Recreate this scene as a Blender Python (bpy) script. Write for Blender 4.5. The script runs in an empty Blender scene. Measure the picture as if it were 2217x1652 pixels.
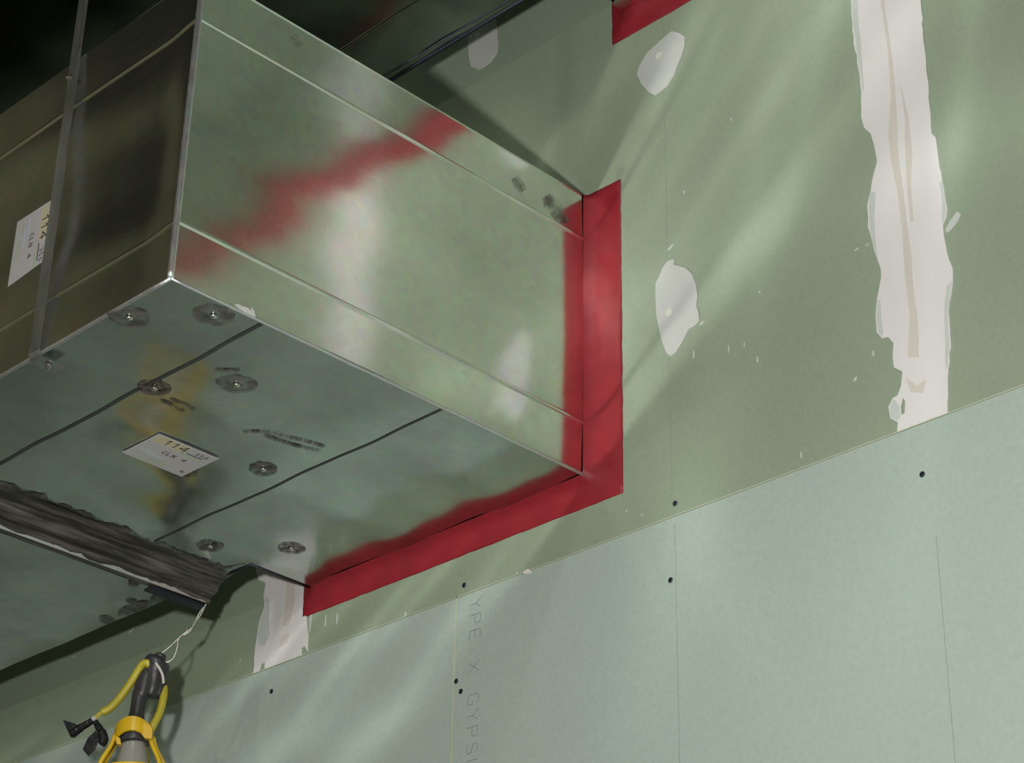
import bpy, bmesh, math, random
from mathutils import Vector, Matrix, noise as mnoise

random.seed(7)
SC = bpy.context.scene
COL = SC.collection
EYE = 1.60                       # camera height above the floor
WALL = 1.98                      # the wall plane, y

# ------------------------------------------------------------------ camera
YAW, PITCH, ROLL, FPX = 0.78644909, 0.49703482, 0.01938191, 4651.3
PX_W, PX_H = 2217.0, 1652.0


def cam_rotation():
    rz = Matrix.Rotation(YAW, 3, 'Z')
    rx = Matrix.Rotation(PITCH, 3, 'X')
    base = Matrix(((1, 0, 0), (0, 0, -1), (0, 1, 0)))
    rr = Matrix.Rotation(ROLL, 3, 'Z')
    return rz @ rx @ base @ rr


ROT = cam_rotation()
cam_data = bpy.data.cameras.new('camera')
cam = bpy.data.objects.new('camera', cam_data)
COL.objects.link(cam)
cam.matrix_world = Matrix.Translation((0, 0, EYE)) @ ROT.to_4x4()
cam_data.sensor_width = 36.0
cam_data.lens = 36.0 * FPX / PX_W
cam_data.clip_start = 0.02
SC.camera = cam

# ------------------------------------------------------------------ world, lamps, exposure
world = bpy.data.worlds.new('world')
SC.world = world
world.use_nodes = True
bg = world.node_tree.nodes['Background']
bg.inputs[0].default_value = (0.75, 0.85, 0.72, 1)
bg.inputs[1].default_value = 0.02


def lamp(name, loc, power, radius, color):
    d = bpy.data.lights.new(name, 'POINT')
    d.energy = power
    d.shadow_soft_size = radius
    d.color = color
    o = bpy.data.objects.new(name, d)
    COL.objects.link(o)
    o.location = loc
    return o


lamp('work_lamp', (-0.72, 0.18, EYE + 0.48), 124, 0.04, (1.0, 0.975, 0.94))      # string lamp left of the view, below the ducts
lamp('fill_lamp', (-3.0, -1.8, EYE + 1.0), 25, 0.06, (1.0, 0.96, 0.88))           # added fill behind the camera, lights the left wall mirrored in the duct front

SC.view_settings.view_transform = 'Standard'
SC.view_settings.look = 'None'
SC.view_settings.gamma = 1.0
SC.view_settings.use_curve_mapping = False
SC.view_settings.exposure = 0.0
SC.cycles.use_denoising = True
SC.cycles.caustics_reflective = True
SC.cycles.blur_glossy = 0.0
SC.cycles.sample_clamp_indirect = 20.0
SC.cycles.max_bounces = 6
SC.cycles.diffuse_bounces = 3
SC.cycles.glossy_bounces = 3
SC.cycles.use_guiding = True


# ------------------------------------------------------------------ measuring helpers
def ray(u, v):
    return ROT @ Vector(((u - PX_W / 2) / FPX, -(v - PX_H / 2) / FPX, -1.0))


def on_wall(u, v, y=WALL):
    d = ray(u, v)
    d = d * (y / d.y)
    return Vector((d.x, y, d.z + EYE))


def on_level(u, v, z):           # z is relative to the eye
    d = ray(u, v)
    d = d * (z / d.z)
    return Vector((d.x, d.y, d.z + EYE))


# ------------------------------------------------------------------ object helpers
def tag(o, label=None, cat=None, group=None, kind=None):
    if label: o['label'] = label
    if cat: o['category'] = cat
    if group: o['group'] = group
    if kind: o['kind'] = kind
    return o


def empty(name, loc=(0, 0, 0)):
    o = bpy.data.objects.new(name, None)
    o.empty_display_size = 0.05
    COL.objects.link(o)
    o.location = loc
    return o


def build(name, bm, mat, parent=None, smooth=False, recalc=True):
    if recalc:
        bmesh.ops.recalc_face_normals(bm, faces=bm.faces[:])
    me = bpy.data.meshes.new(name)
    if smooth:
        for f in bm.faces: f.smooth = True
    bm.to_mesh(me)
    bm.free()
    mats = mat if isinstance(mat, (list, tuple)) else [mat]
    for m in mats: me.materials.append(m)
    o = bpy.data.objects.new(name, me)
    COL.objects.link(o)
    if parent is not None:
        o.parent = parent
        o.matrix_parent_inverse = Matrix.Translation(-Vector(parent.location))
    return o


def add_box(bm, a, b):
    x0, y0, z0 = a
    x1, y1, z1 = b
    v = [bm.verts.new(p) for p in ((x0, y0, z0), (x1, y0, z0), (x1, y1, z0), (x0, y1, z0),
                                   (x0, y0, z1), (x1, y0, z1), (x1, y1, z1), (x0, y1, z1))]
    for f in ((0, 3, 2, 1), (4, 5, 6, 7), (0, 1, 5, 4), (1, 2, 6, 5), (2, 3, 7, 6), (3, 0, 4, 7)):
        bm.faces.new([v[i] for i in f])


def add_quad(bm, pts):
    return bm.faces.new([bm.verts.new(p) for p in pts])


def add_grid(bm, rows):
    """rows: list of equally long lists of points"""
    vs = [[bm.verts.new(p) for p in r] for r in rows]
    for i in range(len(vs) - 1):
        for j in range(len(vs[0]) - 1):
            bm.faces.new((vs[i][j], vs[i][j + 1], vs[i + 1][j + 1], vs[i + 1][j]))


def add_slab(bm, pts, normal, t):
    """a flat outline with thickness t along normal"""
    n = Vector(normal) * t
    lo = [bm.verts.new(p) for p in pts]
    hi = [bm.verts.new(Vector(p) + n) for p in pts]
    k = len(pts)
    bm.faces.new(lo)
    bm.faces.new(hi)
    for i in range(k):
        bm.faces.new((lo[i], lo[(i + 1) % k], hi[(i + 1) % k], hi[i]))


def add_tube(bm, pts, radii, n=12, cap=True):
    pts = [Vector(p) for p in pts]
    if not isinstance(radii, (list, tuple)): radii = [radii] * len(pts)
    rings = []
    up = None
    for i, p in enumerate(pts):
        a = pts[max(i - 1, 0)]
        b = pts[min(i + 1, len(pts) - 1)]
        t = (b - a).normalized()
        if up is None:
            up = t.orthogonal().normalized()
        up = (up - t * up.dot(t)).normalized()
        side = t.cross(up)
        rings.append([bm.verts.new(p + (up * math.cos(2 * math.pi * k / n) + side * math.sin(2 * math.pi * k / n)) * radii[i])
                      for k in range(n)])
    for i in range(len(rings) - 1):
        for k in range(n):
            bm.faces.new((rings[i][k], rings[i][(k + 1) % n], rings[i + 1][(k + 1) % n], rings[i + 1][k]))
    if cap:
        bm.faces.new(rings[0])
        bm.faces.new(rings[-1])


def spline(pts, n=6):
    """Catmull-Rom through points"""
    pts = [Vector(p) for p in pts]
    out = []
    for i in range(len(pts) - 1):
        p0, p1, p2, p3 = pts[max(i - 1, 0)], pts[i], pts[i + 1], pts[min(i + 2, len(pts) - 1)]
        for k in range(n):
            t = k / n
            out.append(0.5 * ((2 * p1) + (p2 - p0) * t + (2 * p0 - 5 * p1 + 4 * p2 - p3) * t * t
                              + (3 * p1 - p0 - 3 * p2 + p3) * t * t * t))
    out.append(pts[-1])
    return out


def roughen(pts, amp, step, seed=0, plane='wall'):
    """subdivide a closed outline and jitter it a little (torn or trowelled edges)"""
    out = []
    k = len(pts)
    for i in range(k):
        a, b = Vector(pts[i]), Vector(pts[(i + 1) % k])
        m = max(1, int((b - a).length / step))
        for j in range(m):
            p = a.lerp(b, j / m)
            q = p * 90 + Vector((seed, seed * 2.7, 0))
            d = mnoise.noise(q) * amp + mnoise.noise(q * 3.1) * amp * 0.5
            e = mnoise.noise(q + Vector((31, 7, 3))) * amp
            out.append(p + (Vector((d, 0, e)) if plane == 'wall' else Vector((d, e, 0))))
    return out


STROKES = {
    '1': [[(0.05, 0.72), (0.35, 1), (0.3, 0)]],
    '4': [[(0.55, 0), (0.6, 1), (0.0, 0.35), (0.75, 0.35)]],
    '3': [[(0, 0.9), (0.4, 1), (0.6, 0.75), (0.3, 0.52), (0.6, 0.25), (0.3, 0), (0, 0.1)]],
    '5': [[(0.6, 1), (0.05, 1), (0.05, 0.55), (0.5, 0.55), (0.6, 0.25), (0.3, 0), (0, 0.1)]],
    '0': [[(0.3, 1), (0.05, 0.7), (0.05, 0.3), (0.3, 0), (0.6, 0.3), (0.6, 0.7), (0.3, 1)]],
    'T': [[(0, 1), (0.7, 1)], [(0.35, 1), (0.35, 0)]],
    'Y': [[(0, 1), (0.35, 0.5), (0.7, 1)], [(0.35, 0.5), (0.35, 0)]],
    'P': [[(0, 0), (0, 1), (0.55, 1), (0.65, 0.85), (0.65, 0.62), (0.55, 0.48), (0, 0.48)]],
    'E': [[(0.65, 1), (0, 1), (0, 0), (0.65, 0)], [(0, 0.5), (0.5, 0.5)]],
    'X': [[(0, 1), (0.7, 0)], [(0.7, 1), (0, 0)]],
    'G': [[(0.65, 0.85), (0.5, 1), (0.15, 1), (0, 0.8), (0, 0.2), (0.15, 0), (0.55, 0), (0.68, 0.15), (0.68, 0.45), (0.4, 0.45)]],
    'S': [[(0.65, 0.85), (0.5, 1), (0.15, 1), (0, 0.8), (0.1, 0.58), (0.55, 0.45), (0.68, 0.2), (0.5, 0), (0.15, 0), (0, 0.15)]],
    'U': [[(0, 1), (0, 0.2), (0.15, 0), (0.5, 0), (0.65, 0.2), (0.65, 1)]],
    'M': [[(0, 0), (0, 1), (0.38, 0.4), (0.76, 1), (0.76, 0)]],
    'C': [[(0.6, 0.85), (0.3, 1), (0.03, 0.65), (0.08, 0.2), (0.35, 0), (0.6, 0.15)]],
    'L': [[(0.05, 1), (0, 0), (0.5, 0.05)]],
    'N': [[(0, 0), (0.05, 1), (0.5, 0), (0.55, 1)]],
}


def add_ribbon(bm, pts, w, normal, lift):
    n = Vector(normal)
    for a, b in zip(pts[:-1], pts[1:]):
        a, b = Vector(a), Vector(b)
        t = (b - a)
        if t.length < 1e-7: continue
        t.normalize()
        s = t.cross(n).normalized() * (w / 2)
        a2, b2 = a - t * w * 0.3, b + t * w * 0.3
        add_quad(bm, [p + n * lift for p in (a2 - s, b2 - s, b2 + s, a2 + s)])


def add_text(bm, text, origin, right, up, height, pitch, w, normal, lift, dashed=False):
    o, r, u = Vector(origin), Vector(right), Vector(up)
    for i, ch in enumerate(text):
        for st in STROKES.get(ch, []):
            pts = [o + r * (i * pitch + x * height) + u * (y * height) for x, y in st]
            if not dashed:
                add_ribbon(bm, pts, w, normal, lift)
            else:
                for a, b in zip(pts[:-1], pts[1:]):
                    m = max(1, round((b - a).length / (w * 2.4)))
                    for k in range(m):
                        add_ribbon(bm, [a.lerp(b, k / m), a.lerp(b, (k + 0.55) / m)], w, normal, lift)


# ------------------------------------------------------------------ materials
def new_mat(name):
    m = bpy.data.materials.new(name)
    m.use_nodes = True
    nt = m.node_tree
    return m, nt, nt.nodes, nt.links, nt.nodes['Principled BSDF']


def plain(name, color, rough=0.6, metallic=0.0, var=0.12, scale=40.0, bump=0.0, stretch=(1, 1, 1), spec=0.5):
    m, nt, N, L, b = new_mat(name)
    tc = N.new('ShaderNodeTexCoord')
    mp = N.new('ShaderNodeMapping')
    mp.inputs['Scale'].default_value = stretch
    L.new(tc.outputs['Object'], mp.inputs[0])
    no = N.new('ShaderNodeTexNoise')
    no.inputs['Scale'].default_value = scale
    no.inputs['Detail'].default_value = 5
    L.new(mp.outputs[0], no.inputs['Vector'])
    mx = N.new('ShaderNodeMix')
    mx.data_type = 'RGBA'
    mx.inputs[6].default_value = tuple(c * (1 - var) for c in color) + (1,)
    mx.inputs[7].default_value = tuple(min(1, c * (1 + var)) for c in color) + (1,)
    L.new(no.outputs[0], mx.inputs[0])
    L.new(mx.outputs[2], b.inputs['Base Color'])
    b.inputs['Roughness'].default_value = rough
    b.inputs['Metallic'].default_value = metallic
    b.inputs['Specular IOR Level'].default_value = spec
    if bump:
        bp = N.new('ShaderNodeBump')
        bp.inputs['Strength'].default_value = 1.0
        bp.inputs['Distance'].default_value = bump
        L.new(no.outputs[0], bp.inputs['Height'])
        L.new(bp.outputs[0], b.inputs['Normal'])
    return m


def steel(name, color=(0.76, 0.78, 0.74), rough=0.2, streak=(3, 40, 40), bump=0.00004, dirt=0.5):
    """galvanised sheet: faint spangle, rolling streaks and grime"""
    m, nt, N, L, b = new_mat(name)
    tc = N.new('ShaderNodeTexCoord')
    vo = N.new('ShaderNodeTexVoronoi')
    vo.inputs['Scale'].default_value = 70
    L.new(tc.outputs['Object'], vo.inputs['Vector'])
    mp = N.new('ShaderNodeMapping')
    mp.inputs['Scale'].default_value = streak
    L.new(tc.outputs['Object'], mp.inputs[0])
    no = N.new('ShaderNodeTexNoise')
    no.inputs['Scale'].default_value = 4
    no.inputs['Detail'].default_value = 6
    L.new(mp.outputs[0], no.inputs['Vector'])
    big = N.new('ShaderNodeTexNoise')
    big.inputs['Scale'].default_value = 7
    big.inputs['Detail'].default_value = 6
    L.new(tc.outputs['Object'], big.inputs['Vector'])
    cr = N.new('ShaderNodeValToRGB')
    cr.color_ramp.elements[0].position = 0.30
    cr.color_ramp.elements[0].color = tuple(c * (1 - 0.35 * dirt) for c in color) + (1,)
    cr.color_ramp.elements[1].position = 0.62
    cr.color_ramp.elements[1].color = color + (1,)
    L.new(big.outputs[0], cr.inputs[0])
    mx = N.new('ShaderNodeMix')
    mx.data_type = 'RGBA'
    mx.blend_type = 'MULTIPLY'
    mx.inputs[0].default_value = 0.10
    L.new(cr.outputs[0], mx.inputs[6])
    L.new(vo.outputs['Color'], mx.inputs[7])
    L.new(mx.outputs[2], b.inputs['Base Color'])
    mr = N.new('ShaderNodeMapRange')
    mr.inputs[3].default_value = rough * 0.85
    mr.inputs[4].default_value = rough * 1.2
    L.new(no.outputs[0], mr.inputs[0])
    L.new(mr.outputs[0], b.inputs['Roughness'])
    b.inputs['Metallic'].default_value = 1.0
    bp = N.new('ShaderNodeBump')
    bp.inputs['Strength'].default_value = 1.0
    bp.inputs['Distance'].default_value = bump
    L.new(no.outputs[0], bp.inputs['Height'])
    L.new(bp.outputs[0], b.inputs['Normal'])
    return m


def board_mat(name, color, stain):
    """faced gypsum paper: fine fibre grain, soft blotches, a few scuffs"""
    m, nt, N, L, b = new_mat(name)
    tc = N.new('ShaderNodeTexCoord')
    n1 = N.new('ShaderNodeTexNoise')
    n1.inputs['Scale'].default_value = 3.0
    n1.inputs['Detail'].default_value = 5
    L.new(tc.outputs['Object'], n1.inputs['Vector'])
    n2 = N.new('ShaderNodeTexNoise')
    n2.inputs['Scale'].default_value = 160
    n2.inputs['Detail'].default_value = 3
    L.new(tc.outputs['Object'], n2.inputs['Vector'])
    mx = N.new('ShaderNodeMix')
    mx.data_type = 'RGBA'
    mx.inputs[6].default_value = color + (1,)
    mx.inputs[7].default_value = stain + (1,)
    mr = N.new('ShaderNodeMapRange')
    mr.inputs[1].default_value = 0.35
    mr.inputs[2].default_value = 0.75
    L.new(n1.outputs[0], mr.inputs[0])
    L.new(mr.outputs[0], mx.inputs[0])
    m2 = N.new('ShaderNodeMix')
    m2.data_type = 'RGBA'
    m2.blend_type = 'OVERLAY'
    m2.inputs[0].default_value = 0.10
    L.new(mx.outputs[2], m2.inputs[6])
    L.new(n2.outputs[0], m2.inputs[7])
    L.new(m2.outputs[2], b.inputs['Base Color'])
    b.inputs['Roughness'].default_value = 0.62
    b.inputs['Specular IOR Level'].default_value = 0.25
    bp = N.new('ShaderNodeBump')
    bp.inputs['Distance'].default_value = 0.0001
    L.new(n2.outputs[0], bp.inputs['Height'])
    L.new(bp.outputs[0], b.inputs['Normal'])
    return m


def smear_mat(name, dark, light, lo, hi, scale, stretch, worn=0, most=0.92):
    m, nt, N, L, b = new_mat(name)
    tc = N.new('ShaderNodeTexCoord')
    mp = N.new('ShaderNodeMapping')
    mp.inputs['Scale'].default_value = stretch
    L.new(tc.outputs['Object'], mp.inputs[0])
    no = N.new('ShaderNodeTexNoise')
    no.inputs['Scale'].default_value = scale
    no.inputs['Detail'].default_value = 7
    L.new(mp.outputs[0], no.inputs['Vector'])
    cr = N.new('ShaderNodeValToRGB')
    cr.color_ramp.elements[0].position = lo
    cr.color_ramp.elements[0].color = dark + (1,)
    cr.color_ramp.elements[1].position = hi
    cr.color_ramp.elements[1].color = light + (1,)
    L.new(no.outputs[0], cr.inputs[0])
    L.new(cr.outputs[0], b.inputs['Base Color'])
    b.inputs['Roughness'].default_value = 0.42
    if worn:                     # rubbed thin: bare metal shows between
        n2 = N.new('ShaderNodeTexNoise')
        n2.inputs['Scale'].default_value = worn
        n2.inputs['Detail'].default_value = 6
        L.new(tc.outputs['Object'], n2.inputs['Vector'])
        ar = N.new('ShaderNodeMapRange')
        ar.inputs[1].default_value = 0.36
        ar.inputs[2].default_value = 0.60
        ar.inputs[3].default_value = 0.15 * most
        ar.inputs[4].default_value = most
        L.new(n2.outputs[0], ar.inputs[0])
        L.new(ar.outputs[0], b.inputs['Alpha'])
    bp = N.new('ShaderNodeBump')
    bp.inputs['Distance'].default_value = 0.0008
    L.new(no.outputs[0], bp.inputs['Height'])
    L.new(bp.outputs[0], b.inputs['Normal'])
    return m


M = {}
M['board_green'] = board_mat('old_green_board', (0.308, 0.378, 0.280), (0.284, 0.348, 0.256))
M['board_blue'] = board_mat('new_green_board', (0.425, 0.515, 0.455), (0.402, 0.492, 0.435))
M['board_edge'] = plain('board_paper_edge', (0.52, 0.57, 0.43), 0.7)
M['compound'] = plain('joint_compound', (0.75, 0.735, 0.725), 0.75, var=0.04, scale=14, bump=0.0006, stretch=(3, 1, 0.5))
M['compound_thin'] = plain('thin_compound', (0.56, 0.58, 0.555), 0.75, var=0.06, scale=30, bump=0.0003)
M['feather'] = plain('feathered_compound', (0.57, 0.61, 0.575), 0.75, var=0.08, scale=40)
M['tape'] = plain('paper_tape', (0.655, 0.615, 0.565), 0.8, var=0.06, scale=20, stretch=(4, 1, 0.4))
M['dimple'] = plain('fresh_compound', (0.74, 0.74, 0.66), 0.7, var=0.03)
M['red'] = plain('red_firestop', (0.29, 0.014, 0.024), 0.55, var=0.30, scale=26, bump=0.0012)
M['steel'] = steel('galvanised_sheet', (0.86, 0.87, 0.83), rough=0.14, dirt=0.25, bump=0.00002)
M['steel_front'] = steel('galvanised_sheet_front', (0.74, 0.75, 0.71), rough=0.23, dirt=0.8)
M['steel_under'] = steel('galvanised_sheet_underside', (0.56, 0.61, 0.58), rough=0.16, streak=(40, 3, 40), dirt=0.7)  # same sheet, base colour darkened to dim what the underside mirrors
M['steel_rough'] = steel('galvanised_seam', (0.80, 0.81, 0.82), rough=0.48, streak=(60, 60, 12), bump=0.0006, dirt=0.4)
M['strap'] = steel('galvanised_strap', (0.85, 0.87, 0.87), rough=0.45, streak=(40, 40, 3), dirt=0.6)
M['sealant'] = smear_mat('black_duct_sealant', (0.024, 0.021, 0.018), (0.17, 0.15, 0.13), 0.45, 0.78, 5, (22, 2.0, 22))
M['smear'] = smear_mat('smeared_sealant', (0.045, 0.038, 0.034), (0.16, 0.15, 0.13), 0.40, 0.75, 8, (9, 3, 9), 45)
M['scorch'] = smear_mat('weld_scorch', (0.040, 0.030, 0.027), (0.15, 0.12, 0.11), 0.40, 0.70, 60, (1, 1, 1), 110)
M['scorch_faint'] = smear_mat('faint_scorch', (0.075, 0.060, 0.055), (0.17, 0.145, 0.13), 0.40, 0.70, 50, (1, 1, 1), 70, 0.62)
M['weld'] = plain('weld_pin', (0.70, 0.68, 0.62), 0.3, metallic=1.0)
M['paper'] = plain('label_paper', (0.50, 0.48, 0.495), 0.6, var=0.05, scale=25)
M['paper_cream'] = plain('label_cream_print', (0.56, 0.51, 0.36), 0.6, var=0.06)
M['ink'] = plain('black_ink', (0.020, 0.020, 0.028), 0.5)
M['ink_green'] = plain('green_print', (0.40, 0.50, 0.36), 0.6)
M['ink_blue'] = plain('blue_print', (0.50, 0.56, 0.64), 0.6)
M['ink_grey'] = plain('stamped_ink', (0.20, 0.255, 0.22), 0.7, var=0.3, scale=300)
M['pencil'] = plain('pencil_line', (0.25, 0.31, 0.27), 0.7, var=0.2, scale=60)
M['seam'] = plain('dark_lap_seam', (0.055, 0.062, 0.056), 0.5, metallic=0.3, var=0.35, scale=30)
M['burr'] = plain('scraped_zinc', (0.80, 0.80, 0.77), 0.5, metallic=0.4, var=0.2, scale=200)
M['screw'] = plain('phosphate_screw', (0.035, 0.04, 0.055), 0.45, metallic=0.6)
M['zinc'] = plain('zinc_screw', (0.62, 0.62, 0.60), 0.25, metallic=1.0)
M['yellow_cord'] = plain('yellow_cord', (0.44, 0.37, 0.028), 0.42, var=0.15, scale=30)
M['yellow_guard'] = plain('yellow_guard_plastic', (0.66, 0.42, 0.012), 0.38, var=0.12)
M['rubber'] = plain('black_rubber', (0.030, 0.029, 0.033), 0.42, var=0.5, scale=60, bump=0.0008)
M['tape_black'] = plain('black_tape', (0.008, 0.008, 0.010), 0.28, var=0.4, scale=90, bump=0.0006)
M['wire'] = plain('bare_wire', (0.62, 0.60, 0.55), 0.35, metallic=1.0)
M['bulb'] = plain('frosted_bulb', (0.25, 0.25, 0.22), 0.25, var=0.12, scale=20)
M['concrete'] = plain('concrete_floor', (0.14, 0.135, 0.12), 0.85, scale=3, var=0.2)
M['deck'] = plain('dark_deck', (0.035, 0.037, 0.030), 0.8, scale=2, var=0.3)
M['room'] = plain('room_board', (0.30, 0.295, 0.18), 0.8, scale=1.5, var=0.35)

# ------------------------------------------------------------------ the room
X0, X1, YB, ZTOP = -4.6, 4.0, -4.0, EYE + 3.5
EDGE_Z = EYE + 1.2035            # top edge of the newer boards
LJ, RJ = -2.495, -1.280          # the two taped joints of the upper boards
LOWJ = -2.0855                   # open joint of the lower boards


def room_box(name, a, b, m):
    bm = bmesh.new()
    add_box(bm, a, b)
    return tag(build(name, bm, m), kind='structure')


room_box('floor', (X0, YB, -0.1), (X1, WALL + 0.1, 0.0), M['concrete'])
room_box('ceiling', (X0, YB, ZTOP), (X1, WALL + 0.1, ZTOP + 0.1), M['deck'])
room_box('wall_left', (X0 - 0.1, YB, 0), (X0, WALL + 0.1, ZTOP), M['room'])
room_box('wall_right', (X1, YB, 0), (X1 + 0.1, WALL + 0.1, ZTOP), M['room'])
room_box('wall_front', (X0, YB - 0.1, 0), (X1, YB, ZTOP), M['room'])

wall = room_box('wall_back', (X0, WALL + 0.016, 0), (X1, WALL + 0.1, ZTOP), M['room'])
for xa, xb in ((X0, LJ), (LJ, RJ), (RJ, X1)):
    bm = bmesh.new()
    add_box(bm, (xa + 0.0006, WALL, EDGE_Z), (xb - 0.0006, WALL + 0.016, ZTOP))
    build('upper_board', bm, M['board_green'], wall)
lower_boards = []
for xa, xb in ((X0, LOWJ), (LOWJ, X1)):
    bm = bmesh.new()
    add_box(bm, (xa + 0.0004, WALL - 0.003, 0), (xb - 0.0004, WALL + 0.016, EDGE_Z - 0.0012))
    bmesh.ops.bevel(bm, geom=[e for e in bm.edges if all(v.co.y < WALL for v in e.verts)], offset=0.0016, segments=2, affect='EDGES')
    lower_boards.append(build('lower_board', bm, M['board_blue'], wall))
# pale paper edge showing in the open joint and along the upper edge of the newer boards
bm = bmesh.new()
add_box(bm, (LOWJ - 0.0016, WALL - 0.0034, 0), (LOWJ + 0.0016, WALL - 0.0005, EDGE_Z))
build('joint_edge', bm, M['board_edge'], wall)
bm = bmesh.new()
add_box(bm, (X0, WALL - 0.0034, EDGE_Z - 0.0017), (X1, WALL + 0.002, EDGE_Z - 0.0004))
build('board_edge', bm, M['board_edge'], wall)
# faint stud lines drawn down the boards
bm = bmesh.new()
for x, z0, z1, y in ((-1.678, 1.215, 3.1, WALL), (-1.672, 0.2, 1.19, WALL - 0.003), (-1.272, 0.2, 1.05, WALL - 0.003), (-2.073, 1.21, 1.30, WALL)):
    add_box(bm, (x - 0.0003, y - 0.0002, EYE + z0), (x + 0.0003, y + 0.001, EYE + z1))
build('stud_line', bm, M['pencil'], wall)
# stamped lettering on the newer board, reading downwards
bm = bmesh.new()
p = on_wall(1017, 1368, WALL - 0.003)
pitch = 0.0240
start = Vector((p.x, WALL - 0.003, p.z + pitch * 2.00))
add_text(bm, 'YPE X GYPSUM', start, (0, 0, -1), (1, 0, 0), 0.0215, pitch, 0.0009, (0, -1, 0), 0.0004, dashed=True)
build('stamped_lettering', bm, M['ink_grey'], lower_boards[1])


# ------------------------------------------------------------------ joint compound on the wall
def wall_outline(px):
    return [on_wall(u, v) for u, v in px]


def compound(name, px, label, cat, group=None, mat='compound', t=0.0015, stripes=(), feathers=(), bare=(), dimple=None, extra=None, rough=0.0022):
    pts = wall_outline(px)
    if extra: pts = extra(pts)
    pts = roughen(pts, rough, 0.010, seed=len(px))
    c = sum(pts, Vector()) / len(pts)
    root = empty(name, (c.x, WALL, c.z))
    tag(root, label, cat, group)
    bm = bmesh.new()
    add_slab(bm, pts, (0, -1, 0), t)
    build('compound_coat', bm, M[mat], root)
    for s in stripes:
        bm = bmesh.new()
        add_slab(bm, roughen([p + Vector((0, -t, 0)) for p in wall_outline(s)], 0.001, 0.012, 3), (0, -1, 0), 0.0003)
        build('tape_strip', bm, M['tape'], root)
    for s in feathers:
        bm = bmesh.new()
        add_slab(bm, [p + Vector((0, -t, 0)) for p in roughen(wall_outline(s), 0.001, 0.012, 3)], (0, -1, 0), 0.0002)
        build('feathered_edge', bm, M['feather'], root)
    for s in bare:
        bm = bmesh.new()
        add_slab(bm, [p + Vector((0, -t, 0)) for p in wall_outline(s)], (0, -1, 0), 0.0003)
        build('bare_spot', bm, M['board_green'], root)
    if dimple:
        bm = bmesh.new()
        d = on_wall(*dimple)
        add_slab(bm, [d + Vector((0.006 * math.cos(a), -t, 0.006 * math.sin(a))) for a in [k * math.pi / 6 for k in range(12)]], (0, -1, 0), 0.0004)
        build('filled_screw_hole', bm, M['dimple'], root)
    return root


R_LEFT = [(1843, 0), (1846, 50), (1853, 110), (1862, 160), (1867, 200), (1866, 255), (1872, 278), (1887, 290), (1897, 330), (1899, 350),
          (1892, 385), (1885, 415), (1880, 445), (1882, 490), (1890, 530), (1900, 560), (1908, 585), (1907, 620), (1900, 650), (1897, 685),
          (1900, 720), (1912, 732), (1926, 731), (1935, 745), (1934, 775), (1937, 797), (1955, 806), (1953, 838), (1945, 856), (1934, 862),
          (1926, 880), (1929, 905), (1945, 915), (1944, 936)]
R_RIGHT = [(2052, 895), (2053, 840), (2055, 800), (2060, 750), (2058, 720), (2055, 690), (2060, 640), (2065, 610), (2064, 580), (2055, 560),
           (2047, 530), (2043, 490), (2050, 470), (2053, 455), (2050, 430), (2042, 395), (2035, 360), (2030, 320), (2026, 300), (2018, 290),
           (2014, 230), (2008, 150), (2000, 80), (1995, 0)]


def right_top(pts):
    a, b = pts[0], pts[-1]
    return [a + Vector((0.01, 0, 0.9))] + pts + [b + Vector((0.02, 0, 0.9))]


T1 = [(1900, -60), (1912, 30), (1924, 110), (1930, 200), (1925, 300), (1932, 360), (1945, 420), (1955, 500), (1957, 550), (1962, 610), (1971, 680),
      (1967, 775), (1991, 775), (1989, 700), (1981, 640), (1975, 560), (1965, 480), (1958, 420), (1946, 330), (1940, 200), (1931, 110), (1918, 30), (1910, -60)]
T2 = [(1950, 180), (1960, 250), (1962, 330), (1965, 400), (1972, 480), (1979, 480), (1974, 400), (1976, 330), (1968, 250)]
T3 = [(1963, 818), (1972, 850), (2000, 852), (2006, 820), (1988, 836)]
compound('joint_compound', R_LEFT + R_RIGHT, 'long ragged white strip of joint compound with tan tape streaks on right side of wall',
         'joint compound', 'taped board joints', extra=right_top, stripes=(T1, T2, T3), bare=([(1957, 862), (1961, 870), (1960, 895), (1954, 899), (1952, 882)],),
         feathers=([(1886, 415), (1882, 445), (1884, 490), (1892, 530), (1902, 565), (1897, 520), (1894, 470), (1897, 420)],
                   [(1901, 650), (1899, 685), (1902, 720), (1912, 730), (1915, 722), (1910, 690), (1908, 650)],
                   [(2063, 610), (2058, 640), (2053, 690), (2056, 720), (2058, 750), (2053, 800), (2049, 800), (2047, 720), (2046, 660), (2051, 620)],
                   [(2041, 395), (2051, 455), (2048, 470), (2042, 488), (2040, 470), (2042, 440), (2036, 395)],
                   [(1936, 864), (1928, 880), (1931, 905), (1944, 913), (1952, 902), (1948, 878)],
                   [(1845, 0), (1848, 50), (1864, 160), (1869, 200), (1872, 190), (1867, 120), (1860, 50), (1857, 0)]))

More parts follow.
